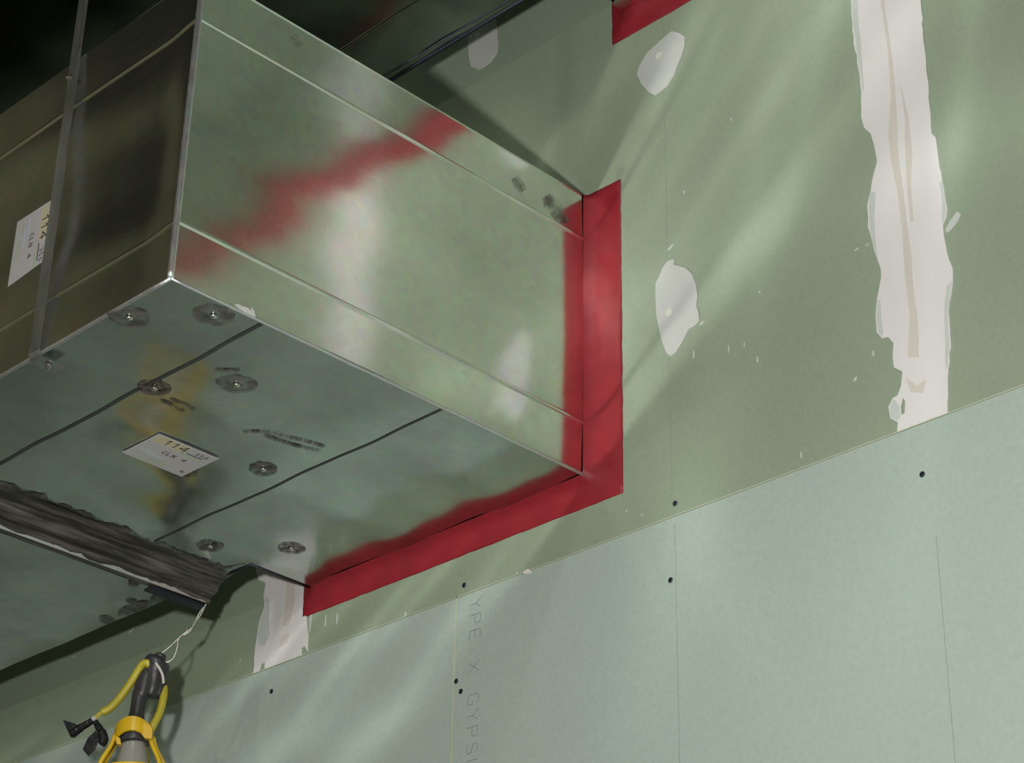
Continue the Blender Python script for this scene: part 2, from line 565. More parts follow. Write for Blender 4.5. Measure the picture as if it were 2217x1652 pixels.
L_PX = [(545, 1120), (551, 1200), (556, 1240), (562, 1256), (576, 1265), (573, 1290), (575, 1310), (565, 1340), (557, 1372), (555, 1400), (552, 1425), (550, 1460),
        (560, 1459), (566, 1440), (574, 1434), (574, 1451), (655, 1420), (653, 1405), (662, 1398), (666, 1412), (668, 1375), (664, 1345), (658, 1290), (660, 1200), (658, 1120)]
LT1 = [(620, 1150), (622, 1260), (618, 1330), (612, 1360), (628, 1352), (640, 1310), (642, 1260), (640, 1150)]
LT2 = [(610, 1385), (605, 1402), (624, 1392), (632, 1370), (618, 1374)]
LT3 = [(568, 1150), (576, 1260), (580, 1300), (583, 1345), (590, 1340), (588, 1290), (586, 1250), (580, 1150)]
compound('joint_compound', L_PX, 'short white strip of joint compound beneath left end of red sealant', 'joint compound', 'taped board joints',
         stripes=(LT1, LT2), feathers=([(574, 1290), (577, 1310), (567, 1340), (559, 1372), (561, 1395), (576, 1400), (586, 1372), (584, 1340), (586, 1300)],))

P1 = [(1016, -20), (1015, 90), (1016, 120), (1021, 145), (1035, 151), (1046, 147), (1062, 135), (1076, 115), (1079, 100), (1076, 60), (1074, -20)]
compound('compound_patch', P1, 'pale filler patch on shaded wall right below upper duct edge', 'filler patch', 'filler patches over screws', mat='compound_thin', dimple=(1035, 78), rough=0.0008)
P2 = [(1455, 68), (1472, 72), (1484, 80), (1483, 100), (1475, 125), (1462, 160), (1445, 188), (1419, 207), (1405, 200), (1388, 180), (1380, 162), (1385, 145), (1402, 115), (1430, 90)]
compound('compound_patch', P2, 'slanted grey filler patch beneath upper red sealant corner', 'filler patch', 'filler patches over screws', mat='compound_thin', dimple=(1427, 121), rough=0.0008)
P3 = [(1458, 562), (1446, 566), (1436, 580), (1428, 600), (1421, 612), (1420, 640), (1422, 680), (1428, 712), (1436, 742), (1444, 764), (1452, 772), (1463, 765),
      (1478, 742), (1493, 713), (1508, 704), (1515, 694), (1513, 678), (1509, 662), (1511, 640), (1508, 615), (1500, 595), (1485, 580), (1470, 576), (1460, 574), (1461, 563)]
compound('compound_patch', P3, 'tall teardrop white filler patch just right of lower red sealant', 'filler patch', 'filler patches over screws', mat='compound_thin', dimple=(1450, 678), rough=0.0008)
P4 = [(2072, 458), (2081, 464), (2074, 480), (2060, 498), (2050, 505), (2047, 497), (2058, 478)]
compound('compound_smear', P4, 'small slanting filler smear beside right edge of long compound strip', 'filler smear', mat='compound_thin', t=0.0006, rough=0.0006)

# loose flecks of compound nobody could count
bm = bmesh.new()
flecks = [(1583, 258, 3, 3), (1481, 416, 3, 4), (1645, 632, 2, 3), (1502, 768, 2, 9), (1452, 536, 8, 3), (1578, 755, 2, 8), (1640, 778, 2, 7), (1612, 748, 1.5, 6),
          (1855, 540, 5, 2.5), (1878, 530, 4, 2), (1891, 765, 2, 5), (1853, 820, 4, 4), (1735, 985, 2, 6), (730, 1340, 2, 10), (705, 1345, 2, 14), (672, 1352, 3, 22),
          (1357, 1107, 3, 2), (1390, 1115, 2, 2), (1120, 1240, 2, 2), (1062, 1282, 2, 3), (878, 1330, 3, 5), (520, 1430, 2, 2), (285, 1365, 13, 2.5), (160, 1422, 5, 1.5), (1520, 700, 5, 3)]
for u, v, a, b in flecks:
    c = on_wall(u, v)
    k = 0.00085
    pts = [c + Vector((a * k * math.cos(t) * random.uniform(.6, 1.2), 0, b * k * math.sin(t) * random.uniform(.6, 1.2) + 0.3 * a * k * math.cos(t))) for t in [i * math.pi / 4 for i in range(8)]]
    add_slab(bm, pts, (0, -1, 0), 0.0006)
tag(build('compound_flecks', bm, M['compound_thin']), 'white flecks of dried compound spattered over the green wall', 'flecks', kind='stuff')


# ------------------------------------------------------------------ screws
def screw(px, label, y):
    c = on_wall(px[0], px[1], y)
    bm = bmesh.new()
    rings = []
    for r, d in ((0.0038, 0.0), (0.0038, 0.0008), (0.0030, 0.0014), (0.0018, 0.0012), (0.0014, 0.0004)):
        rings.append([bm.verts.new((c.x + r * math.cos(a), y - d, c.z + r * math.sin(a))) for a in [k * math.pi / 7 for k in range(14)]])
    for i in range(len(rings) - 1):
        for k in range(14):
            bm.faces.new((rings[i][k], rings[i][(k + 1) % 14], rings[i + 1][(k + 1) % 14], rings[i + 1][k]))
    bm.faces.new(rings[0])
    bm.faces.new(rings[-1])
    tag(build('drywall_screw', bm, M['screw']), label, 'screw', 'drywall screws in the boards')


LB = WALL - 0.003
screw((1452, 1256), 'dark screw head below the board edge near middle of lower boards', LB)
screw((1997, 1027), 'dark screw head at far right, below the long compound strip', LB)
screw((588, 1497), 'dark screw head below the short compound strip', LB)
screw((988, 1475), 'upper of two dark screw heads beside the open vertical joint', LB)
screw((998, 1497), 'lower of two dark screw heads beside the open vertical joint', LB)
screw((1462, 1090), 'dark screw head just above board edge, right of red sealant corner', WALL)
screw((1005, 1267), 'dark screw head just above the open joint, under red sealant', WALL)
c = on_wall(1145, 1240)
bm = bmesh.new()
add_slab(bm, roughen([c + Vector(d) for d in ((-.008, 0, .003), (.002, 0, .004), (.009, 0, -.001), (.007, 0, -.004), (-.006, 0, -.001))], .0008, .004), (0, -1, 0), 0.004)
tag(build('gypsum_chip', bm, M['compound']), 'tiny white gypsum chip on the board edge under red sealant', 'chip')


# ------------------------------------------------------------------ red firestop sealant round the openings
def firestop(outer, inner, label):
    (ox0, oz0, ox1, oz1), (ix0, iz0, ix1, iz1) = outer, inner
    bm = bmesh.new()
    N = 40
    prof = [(0.0, 0.0), (0.0, 0.0012), (0.08, 0.0018), (0.45, 0.0030), (0.70, 0.0055), (0.88, 0.012), (1.0, 0.020)]

    def side(a, b):              # a, b: ((outer x,z),(inner x,z)) at both ends
        rows = []
        for i in range(N + 1):
            t = i / N
            o = Vector((a[0][0] + (b[0][0] - a[0][0]) * t, 0, a[0][1] + (b[0][1] - a[0][1]) * t))
            n = Vector((a[1][0] + (b[1][0] - a[1][0]) * t, 0, a[1][1] + (b[1][1] - a[1][1]) * t))
            row = []
            for k, (s, h) in enumerate(prof):
                q = o.lerp(n, s)
                w = mnoise.noise(q * 45) * 0.0016 * (1 if 0 < i < N else 0)
                jig = mnoise.noise(q * 160) * 0.0012 if k < 2 and 0 < i < N else 0
                hh = h + (w if k > 1 and k < 6 else 0)
                row.append((q.x + jig, WALL - hh, q.z + jig + EYE))
            rows.append(row)
        add_grid(bm, rows)

    c = [((ox0, oz0), (ix0, iz0)), ((ox1, oz0), (ix1, iz0)), ((ox1, oz1), (ix1, iz1)), ((ox0, oz1), (ix0, iz1))]
    for i in range(4): side(c[i], c[(i + 1) % 4])
    bmesh.ops.remove_doubles(bm, verts=bm.verts[:], dist=0.0002)
    o = build('firestop_sealant', bm, M['red'], smooth=True)
    tag(o, label, 'sealant', 'red firestop sealant')
    return o


# lower duct, all numbers relative to the eye
XR, ZB, ZT = -1.822, 1.307, 1.768
YF, YK = 1.247, 1.846            # front and back of the run along the wall
XL = -2.404                      # left side of the part that enters the wall
XF = -2.515                      # flange
ZS1, ZS2 = 1.388, 1.692          # pressed beads on the upright faces
firestop((-2.436, 1.267, -1.765, 1.780), (XL, ZB, XR, ZT), 'red sealant bordering the big lower duct where it enters the wall')
UXL, UZB, UZT, UXR = -1.742, 2.080, 2.54, -0.62
firestop((-1.779, 2.034, -0.570, 2.560), (UXL, UZB, UXR, UZT), 'red sealant in the top corner around the upper duct opening')


# ------------------------------------------------------------------ ducts
def bead_profile(lo, hi, beads, r=0.0034, step=0.012):
    """stations from lo to hi with raised half-round beads: list of (position, lift)"""
    cuts = [(lo, 0.0)]
    for b in sorted(beads):
        a = cuts[-1][0]
        q = b - r - 0.0007
        n = max(2, int((q - a) / step))
        for i in range(1, n + 1): cuts.append((a + (q - a) * i / n, 0.0))
        for k in range(0, 9):
            th = math.pi * k / 8
            cuts.append((b - r * math.cos(th), 0.7 * r * math.sin(th)))
        cuts.append((b + r + 0.0007, 0.0))
    a = cuts[-1][0]
    n = max(2, int((hi - a) / step))
    for i in range(1, n + 1): cuts.append((a + (hi - a) * i / n, 0.0))
    return cuts


def bump01(t):                   # zero at the folds, one in the middle
    t = min(max(t, 0.0), 1.0)
    return math.sin(math.pi * t) ** 2


def rip_side(y, z):              # oil-canning of the right face, metres inwards
    main = bump01((z - ZS1) / (ZS2 - ZS1)) if ZS1 < z < ZS2 else 0.0
    d = 0.025 * max(z - ZS2, ZS1 - z, 0.0)
    d += 0.0015 * main * bump01((y - YF) / (WALL - YF)) ** 0.5
    g = 0.00075 * math.sin(z * 23 + 0.2 + 0.4 * math.sin(y * 4)) + 0.00022 * math.sin(z * 54 + 1.0 + y * 1.5) + 0.00003 * math.sin(z * 130 + y * 2.0)
    return d + g * (0.75 + 0.25 * math.sin(y * 6))


def rip_under(x, y):
    g = 0.00120 * math.sin(x * 27 + 0.9 + 0.5 * math.sin(y * 5)) + 0.00036 * math.sin(x * 61 + y * 3)
    return 0.0030 * bump01((y - 1.39) / 0.305) + g


def rip_front(x, z):
    main = bump01((z - ZS1) / (ZS2 - ZS1)) if ZS1 < z < ZS2 else 0.0
    if z < ZS1: low = (z - ZB) / (ZS1 - ZB)
    elif z > ZS2: low = (ZT - z) / (ZT - ZS2)
    else: low = 1.0
    e = max(0.0, min(1.0, (XR - x) / 0.07))
    e = e * e * (3 - 2 * e)
    return e * (0.0045 * low + 0.008 * main + 0.0006 * math.sin(x * 16) + 0.0003 * math.sin(z * 60 + x * 9))


def linspace(a, b, n):
    return [a + (b - a) * i / n for i in range(n + 1)]


duct = empty('ventilation_duct', (XR, YF, ZB + EYE))
tag(duct, 'big galvanised duct entering the wall through the lower red sealant', 'duct', 'galvanised ducts')

# end section: right face, front face, underside, back, top
bm = bmesh.new()
prof = bead_profile(ZB, ZT, (ZS1, ZS2))
ys = linspace(YF, WALL - 0.001, 60)
add_grid(bm, [[(XR + l - rip_side(y, z), y, z + EYE) for z, l in prof] for y in ys])
build('right_panel', bm, M['steel'], duct, smooth=True)

bm = bmesh.new()
xs = linspace(XF, XR, 50)
add_grid(bm, [[(x, YF - l + rip_front(x, z), z + EYE) for z, l in prof] for x in xs])
build('front_panel', bm, M['steel_front'], duct, smooth=True)

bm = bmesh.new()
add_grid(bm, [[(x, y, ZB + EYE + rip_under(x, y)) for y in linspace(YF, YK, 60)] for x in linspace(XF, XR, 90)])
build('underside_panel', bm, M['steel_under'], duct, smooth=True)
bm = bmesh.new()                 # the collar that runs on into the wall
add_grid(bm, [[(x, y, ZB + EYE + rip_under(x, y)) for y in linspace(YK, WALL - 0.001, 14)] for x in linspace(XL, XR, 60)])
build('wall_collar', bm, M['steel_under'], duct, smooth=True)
# two dark lap seams across the underside
for ya, w in ((1.390, 0.0062), (1.695, 0.0044)):
    bm = bmesh.new()
    xx = linspace(-2.445, XR - 0.004, 80)
    add_grid(bm, [[(x, ya - w / 2, ZB + EYE + rip_under(x, ya) - 0.0005), (x, ya, ZB + EYE + rip_under(x, ya) - 0.0014), (x, ya + w / 2, ZB + EYE + rip_under(x, ya) - 0.0005)] for x in xx])
    build('lap_seam', bm, M['seam'], duct, smooth=True)

bm = bmesh.new()                 # hidden sides close the box
z0, z1 = ZB + EYE, ZT + EYE
add_quad(bm, [(XF, YK, z0), (XL, YK, z0), (XL, YK, z1), (XF, YK, z1)])
add_quad(bm, [(XL, YK, z0), (XL, WALL - 0.001, z0), (XL, WALL - 0.001, z1), (XL, YK, z1)])
add_quad(bm, [(XF, YF, z1), (XR, YF, z1), (XR, WALL - 0.001, z1), (XL, WALL - 0.001, z1), (XL, YK, z1), (XF, YK, z1)])
build('casing', bm, M['steel'], duct)

# dark lip along the bottom back edge where the collar leaves the run
bm = bmesh.new()
add_tube(bm, [(XF + 0.05, YK, z0 - 0.002), (XL, YK, z0 - 0.002), (XL, WALL - 0.012, z0 - 0.002)], 0.0012, 8)
add_tube(bm, [(XF + 0.05, YK - 0.026, z0 - 0.001), (XL - 0.004, YK - 0.008, z0 - 0.001)], 0.0008, 6)
build('edge_lip', bm, M['screw'], duct, smooth=True)

# folded corner seams
bm = bmesh.new()
pts = []
for i in range(60):
    z = ZB + (ZT - ZB + 0.0) * i / 59
    pts.append((XR + 0.0012 + 0.0004 * mnoise.noise(Vector((0, 0, z * 60))), YF - 0.0012, z + EYE))
add_tube(bm, pts, [0.0042 + 0.0006 * mnoise.noise(Vector((3, 0, p[2] * 140))) for p in pts], 10)
build('corner_seam', bm, M['steel_rough'], duct, smooth=True)
bm = bmesh.new()
add_tube(bm, [(XR + 0.0005, y, z0 - 0.0006 + 0.0005 * mnoise.noise(Vector((y * 20, 0, 0)))) for y in linspace(YF, WALL - 0.004, 40)], 0.0024, 8)
build('bottom_seam', bm, M['steel_rough'], duct, smooth=True)
bm = bmesh.new()
add_tube(bm, [(x, YF - 0.0005, z0 - 0.0004) for x in linspace(XF, XR, 20)], 0.0026, 8)
build('front_seam', bm, M['steel_rough'], duct, smooth=True)
# scraped bright burr on the bottom seam
bm = bmesh.new()
burr = []
for u, v in ((508, 660), (518, 668), (533, 677), (552, 686), (549, 673), (543, 667), (544, 676), (535, 667), (524, 664), (514, 659)):
    d = ray(u, v)
    d = d * ((XR + 0.003) / d.x)
    burr.append((XR + 0.003, d.y, d.z + EYE))
add_slab(bm, burr, (1, 0, 0), 0.0012)
build('scraped_burr', bm, M['burr'], duct)

# grime rubbed on the top band of the right face
for y, z, a, b in ((1.825, 1.722, 0.012, 0.010), (1.902, 1.716, 0.026, 0.016), (1.405, 1.745, 0.010, 0.006)):
    bm = bmesh.new()
    bm.faces.new([bm.verts.new((XR + 0.0016, y + a * math.cos(t) * (1 + .5 * mnoise.noise(Vector((t * 2, y, 0)))), z + EYE + b * math.sin(t) - .3 * a * math.cos(t))) for t in [k * math.pi / 10 for k in range(20)]])
    build('grime_spot', bm, M['scorch_faint'], duct)

# run section beyond the flange
XE = -4.55
bm = bmesh.new()
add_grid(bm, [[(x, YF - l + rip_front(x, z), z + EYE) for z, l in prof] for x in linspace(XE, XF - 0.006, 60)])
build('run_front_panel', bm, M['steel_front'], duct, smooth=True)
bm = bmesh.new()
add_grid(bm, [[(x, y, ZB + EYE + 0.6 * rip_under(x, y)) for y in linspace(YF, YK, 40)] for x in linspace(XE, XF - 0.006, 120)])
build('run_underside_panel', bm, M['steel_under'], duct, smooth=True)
bm = bmesh.new()
add_quad(bm, [(XE, YK, z0), (XF, YK, z0), (XF, YK, z1), (XE, YK, z1)])
add_quad(bm, [(XE, YF, z1), (XF, YF, z1), (XF, YK, z1), (XE, YK, z1)])
add_quad(bm, [(XE, YF, z0), (XE, YK, z0), (XE, YK, z1), (XE, YF, z1)])
build('run_casing', bm, M['steel'], duct)

# bolted joint: two hanging flange legs smeared with black sealant
bm = bmesh.new()
fl = [(-2.452, 1.3065), (-2.468, 1.303), (-2.484, 1.298), (-2.489, 1.291), (-2.490, 1.286), (-2.503, 1.284), (-2.506, 1.276), (-2.508, 1.272), (-2.523, 1.272), (-2.5245, 1.3065)]
rows = []
for y in linspace(YF - 0.03, YK + 0.006, 70):
    rows.append([(x + 0.0012 * mnoise.noise(Vector((x * 80, y * 25, 1))), y, z + EYE + 0.0012 * mnoise.noise(Vector((x * 90, y * 22, 5))) * (0 if k in (0, 9, 7, 8) else 1))
                 for k, (x, z) in enumerate(fl)])
add_grid(bm, rows)
for r in (rows[0], rows[-1]): bm.faces.new([bm.verts.new(p) for p in r])
flange = build('flange_joint', bm, M['sealant'], duct, smooth=False)
NE = 260
run = []
for i in range(NE + 1):
    y = YF - 0.02 + (YK - YF + 0.02) * i / NE
    w = 0.45 + (1.9 - y) * 0.5 + 0.9 * mnoise.noise(Vector((y * 15, 2, 0))) + 0.35 * mnoise.noise(Vector((y * 60, 7, 0)))
    if w > 0.25 and i < NE:
        run.append((y, 0.0005 + 0.014 * min(1.0, w - 0.25)))
        continue
    if len(run) > 3:
        bm = bmesh.new()
        add_grid(bm, [[(-2.5074, yy, 1.2712 + EYE), (-2.5074 + 0.0023 * h / 0.009, yy, 1.2712 + h + EYE)] for yy, h in run])
        build('bare_flange_edge', bm, M['steel_rough'], flange)
    run = []
bm = bmesh.new()
add_box(bm, (-2.532, YK - 0.10, 1.2665 + EYE), (-2.512, YK + 0.008, 1.2705 + EYE))
build('flange_clip', bm, M['screw'], flange)

# dark smears of sealant on the sheet beside the joint
bm = bmesh.new()
edge_a, edge_b = [], []
for i in range(90):
    y = YF + 0.02 + (YK - YF - 0.03) * i / 89
    n1 = mnoise.noise(Vector((y * 26, 4, 0))) + 0.6 * mnoise.noise(Vector((y * 70, 9, 0)))
    edge_b.append((-2.440 + 0.018 * n1, y))
rows = []
for (xb, y) in edge_b:
    rows.append([(x, y, z0 + rip_under(x, y) - 0.0009) for x in linspace(-2.468, max(xb, -2.462), 3)])
add_grid(bm, rows)
build('sealant_smear', bm, M['smear'], duct)
for (u, v, a, b) in ((290, 1262, 16, 9), (330, 1330, 60, 16), (240, 1345, 22, 16), (385, 1305, 40, 12), (285, 1300, 14, 10)):
    bm = bmesh.new()
    c = on_level(u, v, ZB)
    if c.y > YK - 0.01: c.y = YK - 0.012
    pts = [(c.x + a * .0007 * math.cos(t) * (1 + .5 * mnoise.noise(Vector((t * 2, u, v)))) - .3 * b * .001 * math.sin(t), min(YK - .001, c.y + b * .0011 * math.sin(t)), z0 + 0.6 * rip_under(c.x, c.y) - 0.001)
           for t in [k * math.pi / 10 for k in range(20)]]
    bm.faces.new([bm.verts.new(p) for p in pts])
    build('sealant_spot', bm, M['smear'], duct)

# scorched pin-weld marks on the underside
marks = [(280, 685, 0.026, 0.6), (462, 684, 0.026, 0.5), (334, 840, 0.022, 1.0), (512, 832, 0.026, 0.8), (570, 1016, 0.020, 1.2), (396, 1020, 0.022, 1.1), (455, 1180, 0.021, 1.3), (631, 1188, 0.021, 1.4)]
for i, (u, v, r, dens) in enumerate(marks):
    c = on_level(u, v, ZB)
    zc = z0 + rip_under(c.x, c.y)
    bm = bmesh.new()
    k = 26
    outer = []
    for j in range(k):
        a = 2 * math.pi * j / k
        rr = r * (1 + (0.22 if dens < 1 else 0.05) * mnoise.noise(Vector((math.cos(a) * 2 + i * 9, math.sin(a) * 2, i))))
        outer.append((c.x + rr * math.cos(a), c.y + rr * math.sin(a)))
    hole = 0.16 if dens > 0.9 else 0.30
    ro = [bm.verts.new((x, y, z0 + rip_under(x, y) - 0.0012)) for x, y in outer]
    rm = [bm.verts.new((c.x + (x - c.x) * 0.6, c.y + (y - c.y) * 0.6, zc - 0.0022)) for x, y in outer]
    ri = [bm.verts.new((c.x + (x - c.x) * hole, c.y + (y - c.y) * hole, zc - 0.0026)) for x, y in outer]
    for A, B in ((ro, rm), (rm, ri)):
        for j in range(k):
            bm.faces.new((A[j], A[(j + 1) % k], B[(j + 1) % k], B[j]))
    wm = build('weld_mark', bm, M['scorch' if dens > 0.9 else 'scorch_faint'], duct)
    bm = bmesh.new()
    add_tube(bm, [(c.x, c.y, zc - 0.0005), (c.x, c.y, zc - 0.0030), (c.x, c.y, zc - 0.0038)], [0.0050, 0.0046, 0.002], 12)
    build('weld_pin', bm, M['weld'], wm, smooth=True)

# scuffed scorch drag marks
for pl in (((530, 940), (570, 938), (620, 948), (660, 956), (700, 966)), ((575, 946), (605, 956), (640, 966)), ((640, 966), (660, 970), (690, 976)),
           ((470, 798), (490, 800), (515, 800)), ((350, 868), (372, 880), (395, 893)), ((372, 866), (398, 878), (420, 890))):
    bm = bmesh.new()
    pts = [on_level(u, v, ZB) for u, v in pl]
    pts = [Vector((p.x, p.y, z0 + rip_under(p.x, p.y))) for p in pts]
    add_ribbon(bm, spline(pts, 4), 0.008, (0, 0, -1), 0.0012)
    build('scuff_mark', bm, M['scorch_faint'], duct)


def sticker(name, origin, right, up, normal, w, h):
    """paper label: origin = lower-left corner seen from outside"""
    o, r, u, n = Vector(origin), Vector(right), Vector(up), Vector(normal)

    def quad(x0, y0, x1, y1): return [o + r * a + u * b for a, b in ((x0, y0), (x1, y0), (x1, y1), (x0, y1))]
    bm = bmesh.new()
    add_slab(bm, roughen(quad(0, 0, w, h), 0.0003, 0.01, 2, 'level' if abs(n.z) > .5 else 'wall'), n, 0.0006)
    lab = build(name, bm, M['paper'], duct)
    bm = bmesh.new()
    add_slab(bm, [p + n * 0.0006 for p in quad(0.004, h - 0.024, w * 0.56, h - 0.002)], n, 0.0001)
    build('heading_band', bm, M['paper_cream'], lab)
    bm = bmesh.new()
    for x0, y0, x1, y1 in ((w * .55, h - .027, w * .95, h - .022), (0.008, 0.016, w * .30, 0.020), (w * .33, .010, w * .62, .015), (0.010, 0.006, w * .8, .008)):
        bm = bmesh.new()
        add_slab(bm, [p + n * 0.0006 for p in quad(x0, y0, x1, y1)], n, 0.0001)
        build('green_print', bm, M['ink_green'], lab)
    bm = bmesh.new()
    for x0, y0, x1, y1 in ((0.008, 0.030, w * .34, 0.034), (w * .2, .022, w * .5, .027)):
        bm = bmesh.new()
        add_slab(bm, [p + n * 0.0006 for p in quad(x0, y0, x1, y1)], n, 0.0001)
        build('blue_print', bm, M['ink_blue'], lab)
    bm = bmesh.new()
    add_text(bm, '114', o + r * (w * .20) + u * (h - .019), r, u, 0.0145, 0.0125, 0.0016, n, 0.0009)
    add_ribbon(bm, [o + r * (w * .60) + u * (h - .019), o + r * (w * .86) + u * (h - .019)], 0.0018, n, 0.0009)
    add_text(bm, '350', o + r * (w * .70) + u * (h - .015), r, u, 0.0075, 0.0075, 0.0009, n, 0.0009)
    add_text(bm, 'CLN 4', o + r * (w * .36) + u * (h - .044), r, u, 0.0085, 0.0080, 0.0011, n, 0.0009)
    build('written_number', bm, M['ink'], lab)
    return lab


# underside sticker: its top edge towards +x, read from front to back
p = on_level(262, 977, ZB)
tag(sticker('label', (-2.239, 1.484, z0 + 0.0015 - 0.0020), (0, 1, 0), (1, 0, 0), (0, 0, -1), 0.102, 0.083), 'white paper sticker on the underside')
# front sticker: top edge towards +x, read downwards; it sits on the pressed-in panel
tag(sticker('label', (-2.207, YF + 0.0085, 1.558 + EYE), (0, 0, -1), (1, 0, 0), (0, -1, 0), 0.102, 0.083), 'white paper sticker on the front face')

# upper duct, same make
up = empty('ventilation_duct', (UXL, YF, UZB + EYE))
tag(up, 'dark galvanised duct along the top edge with only its underside showing', 'duct', 'galvanised ducts')
uz0, uz1 = UZB + EYE, UZT + EYE
UXE = -4.55
bm = bmesh.new()
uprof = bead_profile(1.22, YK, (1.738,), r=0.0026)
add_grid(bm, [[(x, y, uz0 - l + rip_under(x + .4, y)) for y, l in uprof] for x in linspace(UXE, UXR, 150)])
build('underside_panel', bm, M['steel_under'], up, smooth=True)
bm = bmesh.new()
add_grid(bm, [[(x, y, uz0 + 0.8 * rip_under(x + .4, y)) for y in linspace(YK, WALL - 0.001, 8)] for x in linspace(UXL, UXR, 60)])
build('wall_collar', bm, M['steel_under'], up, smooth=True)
bm = bmesh.new()
add_quad(bm, [(UXE, YK, uz0), (UXL, YK, uz0), (UXL, YK, uz1), (UXE, YK, uz1)])
add_quad(bm, [(UXL, YK, uz0), (UXL, WALL - 0.001, uz0), (UXL, WALL - 0.001, uz1), (UXL, YK, uz1)])
add_quad(bm, [(UXE, 1.22, uz0), (UXR, 1.22, uz0), (UXR, 1.22, uz1), (UXE, 1.22, uz1)])
add_quad(bm, [(UXR, 1.22, uz0), (UXR, WALL - 0.001, uz0), (UXR, WALL - 0.001, uz1), (UXR, 1.22, uz1)])
add_quad(bm, [(UXE, 1.22, uz1), (UXR, 1.22, uz1), (UXR, WALL - 0.001, uz1), (UXL, WALL - 0.001, uz1), (UXL, YK, uz1), (UXE, YK, uz1)])
add_quad(bm, [(UXE, 1.22, uz0), (UXE, YK, uz0), (UXE, YK, uz1), (UXE, 1.22, uz1)])
build('casing', bm, M['steel'], up)
bm = bmesh.new()
add_tube(bm, [(UXE, YK, uz0 - 0.002), (UXL, YK, uz0 - 0.002), (UXL, WALL - 0.02, uz0 - 0.002)], 0.0026, 8)
add_tube(bm, [(UXE, YK - 0.014, uz0 - 0.001), (UXL, YK - 0.014, uz0 - 0.001)], 0.0014, 6)
build('edge_lip', bm, M['screw'], up, smooth=True)
bm = bmesh.new()
add_slab(bm, [(UXL - 0.004, 1.945, uz0 - 0.001), (UXL + 0.012, 1.935, uz0 - 0.001), (UXL + 0.020, 1.955, uz0 - 0.001), (UXL + 0.016, 1.966, uz0 - 0.001), (UXL - 0.004, 1.962, uz0 - 0.001)], (0.2, -0.3, -1), 0.006)
build('corner_tab', bm, M['zinc'], up)

# ------------------------------------------------------------------ hanger strap on the front of the lower duct
SX0, SX1, SY = -2.108, -2.083, YF - 0.0056
strap = empty('hanger_strap', (-2.095, SY, z0))
tag(strap, 'flat galvanised hanger strap running down the front of the big duct', 'strap')
bm = bmesh.new()
path = [(SY, 2.06), (SY, 1.9), (SY + .0005, 1.76), (SY + .0009, 1.692), (SY + .0012, 1.54), (SY + .0008, 1.388), (SY + .0006, 1.3105), (SY + .002, 1.3035), (SY + .006, 1.3005), (SY + .040, 1.2985)]
front = [[(SX0, y, z + EYE), (SX1, y, z + EYE)] for y, z in path]
add_grid(bm, front)
bmesh.ops.solidify(bm, geom=bm.faces[:], thickness=0.0012)
build('strap_band', bm, M['strap'], strap)


def strap_screw(c, axis):
    bm = bmesh.new()
    a = Vector(axis)
    c = Vector(c)
    add_tube(bm, [c, c + a * 0.0015, c + a * 0.0018, c + a * 0.005, c + a * 0.0058], [0.0050, 0.0050, 0.0034, 0.0032, 0.0016], 8)
    build('screw', bm, M['zinc'], strap)


strap_screw((-2.100, SY - .0012, 1.735 + EYE), (0, -1, 0))
strap_screw((-2.093, YF + .016, 1.2985 + EYE - .001), (0, 0, -1))

# ------------------------------------------------------------------ string lamp and the wire it hangs from
HANG = Vector((-2.512, YK + 0.004, 0))
fwd = Vector((-0.707, 0.707, 0))


def hp(u, v, off=0.0):           # a point of the lamp: the upright plane through the flange end, square to the view
    d = ray(u, v)
    k = (HANG.dot(fwd) + off) / d.dot(fwd)
    return Vector((d.x * k, d.y * k, d.z * k + EYE))


def curve(px, off=0.0, n=6):
    return spline([hp(*(q if len(q) > 2 else (q[0], q[1], off))) for q in px], n)


wire = empty('hanging_wire', hp(446, 1306))
tag(wire, 'twisted bare wire hanging from the flange end, holding the yellow lamp', 'wire')
bm = bmesh.new()
add_tube(bm, curve([(455, 1296), (447, 1306), (430, 1330), (420, 1352), (408, 1366), (395, 1374), (370, 1398), (347, 1417)]), 0.0013, 8)
add_tube(bm, curve([(447, 1306, -.002), (434, 1332, -.002), (422, 1346, -.002), (412, 1366, -.002), (396, 1376, -.002)]), 0.0012, 8)
build('twisted_pair', bm, M['wire'], wire, smooth=True)
bm = bmesh.new()
add_tube(bm, curve([(408, 1362), (398, 1372), (387, 1382), (384, 1400), (378, 1420), (371, 1429), (361, 1434), (352, 1430)]), 0.0012, 8)
build('wire_loop', bm, M['wire'], wire, smooth=True)

ls = empty('string_lamp', hp(305, 1540))
tag(ls, 'unlit yellow caged string lamp with black socket hanging at lower left', 'lamp')
# moulded splice body
bm = bmesh.new()
add_tube(bm, curve([(349, 1416), (346, 1424), (340, 1434), (337, 1450), (334, 1470), (330, 1492), (322, 1508)], n=4),
         [0.006, 0.008, 0.009, 0.0095, 0.009, 0.012, 0.016, 0.0185, 0.0195, 0.020, 0.020, 0.0205, 0.020, 0.019, 0.018, 0.0175, 0.0165, 0.0155, 0.0145, 0.014, 0.0135, 0.0125, 0.0115, 0.0105, 0.009][:25], 16)
add_tube(bm, curve([(327, 1440), (318, 1468), (310, 1495), (302, 1512)], n=4), [0.010, 0.012, 0.0135, 0.0145, 0.015, 0.0155, 0.0155, 0.015, 0.0145, 0.014, 0.0135, 0.0125, 0.0115], 14)
add_tube(bm, curve([(346, 1480, .004), (343, 1500, .004), (338, 1512, .004)], n=4), [0.013, 0.0125, 0.012, 0.011, 0.010, 0.009, 0.008, 0.006, 0.004], 12)
build('splice_body', bm, M['rubber'], ls, smooth=True)
bm = bmesh.new()
add_tube(bm, curve([(335, 1433, -.017), (345, 1447, -.021), (352, 1462, -.020), (354, 1480, -.016)]), 0.0022, 6)
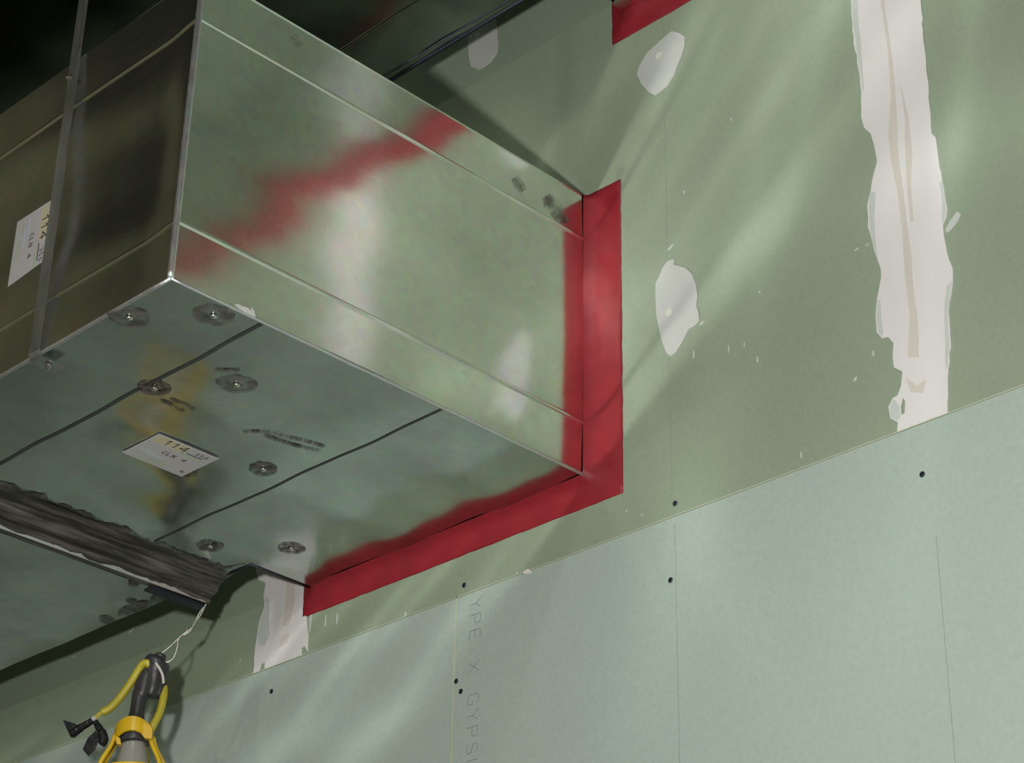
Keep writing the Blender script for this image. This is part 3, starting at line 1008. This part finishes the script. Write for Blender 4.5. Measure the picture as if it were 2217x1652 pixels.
build('cable_tie', bm, M['tape'], ls, smooth=True)
# socket neck and shell
bm = bmesh.new()
add_tube(bm, curve([(304, 1500), (300, 1525), (296, 1548), (293, 1565)], n=4), [0.0125, 0.0122, 0.012, 0.0118, 0.0115, 0.0115, 0.0115, 0.0115, 0.012, 0.0125, 0.0135, 0.015, 0.017], 16)
add_tube(bm, [hp(293, 1564), hp(292, 1570), hp(291, 1584), hp(290, 1604), hp(290, 1612)], [0.016, 0.0215, 0.0235, 0.0240, 0.0232], 24)
build('socket', bm, M['rubber'], ls, smooth=True)
# cords
bm = bmesh.new()
add_tube(bm, curve([(325, 1443, -.012), (318, 1436, -.014), (308, 1440, -.012), (298, 1455, -.008), (282, 1480, -.004), (262, 1508), (240, 1532), (220, 1543)]), 0.0062, 12)
build('cord', bm, M['yellow_cord'], ls, smooth=True)
bm = bmesh.new()
add_tube(bm, curve([(350, 1478, .002), (355, 1492, .002), (353, 1515, .002), (345, 1545, .002), (332, 1570, .002), (322, 1592, .004)]), 0.0060, 12)
build('cord', bm, M['yellow_cord'], ls, smooth=True)
bm = bmesh.new()                 # frayed braid and bare ends
for k in range(7):
    a = k - 3
    add_tube(bm, curve([(221, 1542 + a * 1.1), (212, 1549 + a * 1.4), (203, 1557 + a * 1.3 + random.uniform(-2, 2))]), 0.0010, 6)
build('frayed_braid', bm, M['yellow_cord'], ls, smooth=True)
bm = bmesh.new()
add_tube(bm, curve([(206, 1553), (200, 1559), (195, 1563)]), 0.0040, 10)
build('white_filler', bm, M['paper'], ls, smooth=True)
for px, rad, fold in (([(200, 1560), (188, 1568), (176, 1575), (165, 1583), (153, 1592)], [0.0050, 0.0055, 0.0062, 0.0066, 0.0048],
                       [(136, 1559), (158, 1565), (176, 1573), (166, 1586), (152, 1595)]),
                      ([(206, 1562), (212, 1572), (220, 1585), (225, 1602), (218, 1613)], [0.0045, 0.0055, 0.0070, 0.0070, 0.0040],
                       [(208, 1581), (214, 1598), (205, 1620), (190, 1635), (179, 1622), (190, 1598)])):
    bm = bmesh.new()
    add_tube(bm, curve(px, -.004, 4), [rad[min(4, int(i / 4))] for i in range(17)], 10)
    add_slab(bm, [hp(u, v) for u, v in fold], fwd, 0.006)
    build('taped_end', bm, M['tape_black'], ls, smooth=False)

# guard: clip collar and cage of ribs around the bulb
C0 = hp(290, 1590)
dwn = (hp(286, 1652) - hp(290, 1590)).normalized()
e1 = dwn.cross(fwd).normalized()
e2 = dwn.cross(e1).normalized()


def cage(a, h, r):
    return C0 + dwn * h + (e1 * math.cos(a) + e2 * math.sin(a)) * r


bm = bmesh.new()
rows = []
for k in range(33):
    a = 2 * math.pi * k / 32
    lift = 0.006 * math.cos(a * 2)
    rows.append([cage(a, h + lift, r) for h, r in ((-0.012, 0.0262), (-0.013, 0.0290), (0.009, 0.0300), (0.010, 0.0272), (-0.012, 0.0262))])
add_grid(bm, rows)
collar = build('guard_collar', bm, M['yellow_guard'], ls)
bm = bmesh.new()
add_slab(bm, [hp(u, v, -.024) for u, v in ((306, 1563), (322, 1568), (330, 1578), (328, 1600), (312, 1597), (306, 1588))], fwd, 0.010)
add_slab(bm, [hp(u, v, -.022) for u, v in ((250, 1594), (260, 1598), (262, 1612), (252, 1610))], fwd, 0.012)
build('clip', bm, M['yellow_guard'], collar)
for deg in (90 - 64, 90 + 66, 90 - 98, 90 + 104, 245, 297):
    a = math.radians(deg)
    bm = bmesh.new()
    path = [cage(a, h, r) for h, r in ((0.004, 0.0285), (0.022, 0.034), (0.045, 0.046), (0.075, 0.056), (0.105, 0.056), (0.135, 0.046), (0.155, 0.026), (0.160, 0.008))]
    add_tube(bm, spline(path, 4), 0.0034, 8)
    build('guard_rib', bm, M['yellow_guard'], ls, smooth=True)
for h, r in ((0.062, 0.0525), (0.118, 0.0535)):
    bm = bmesh.new()
    add_tube(bm, [cage(2 * math.pi * k / 36, h, r) for k in range(37)], 0.0028, 8, cap=False)
    build('guard_hoop', bm, M['yellow_guard'], ls, smooth=True)
bm = bmesh.new()
prof_b = [(0.010, 0.0185), (0.018, 0.0190), (0.030, 0.0205), (0.045, 0.0240), (0.060, 0.0280), (0.075, 0.0305), (0.090, 0.0300), (0.105, 0.0250), (0.114, 0.0160), (0.117, 0.0010)]
add_grid(bm, [[cage(2 * math.pi * k / 32, h, r) for h, r in prof_b] for k in range(33)])
build('bulb', bm, M['bulb'], ls, smooth=True)
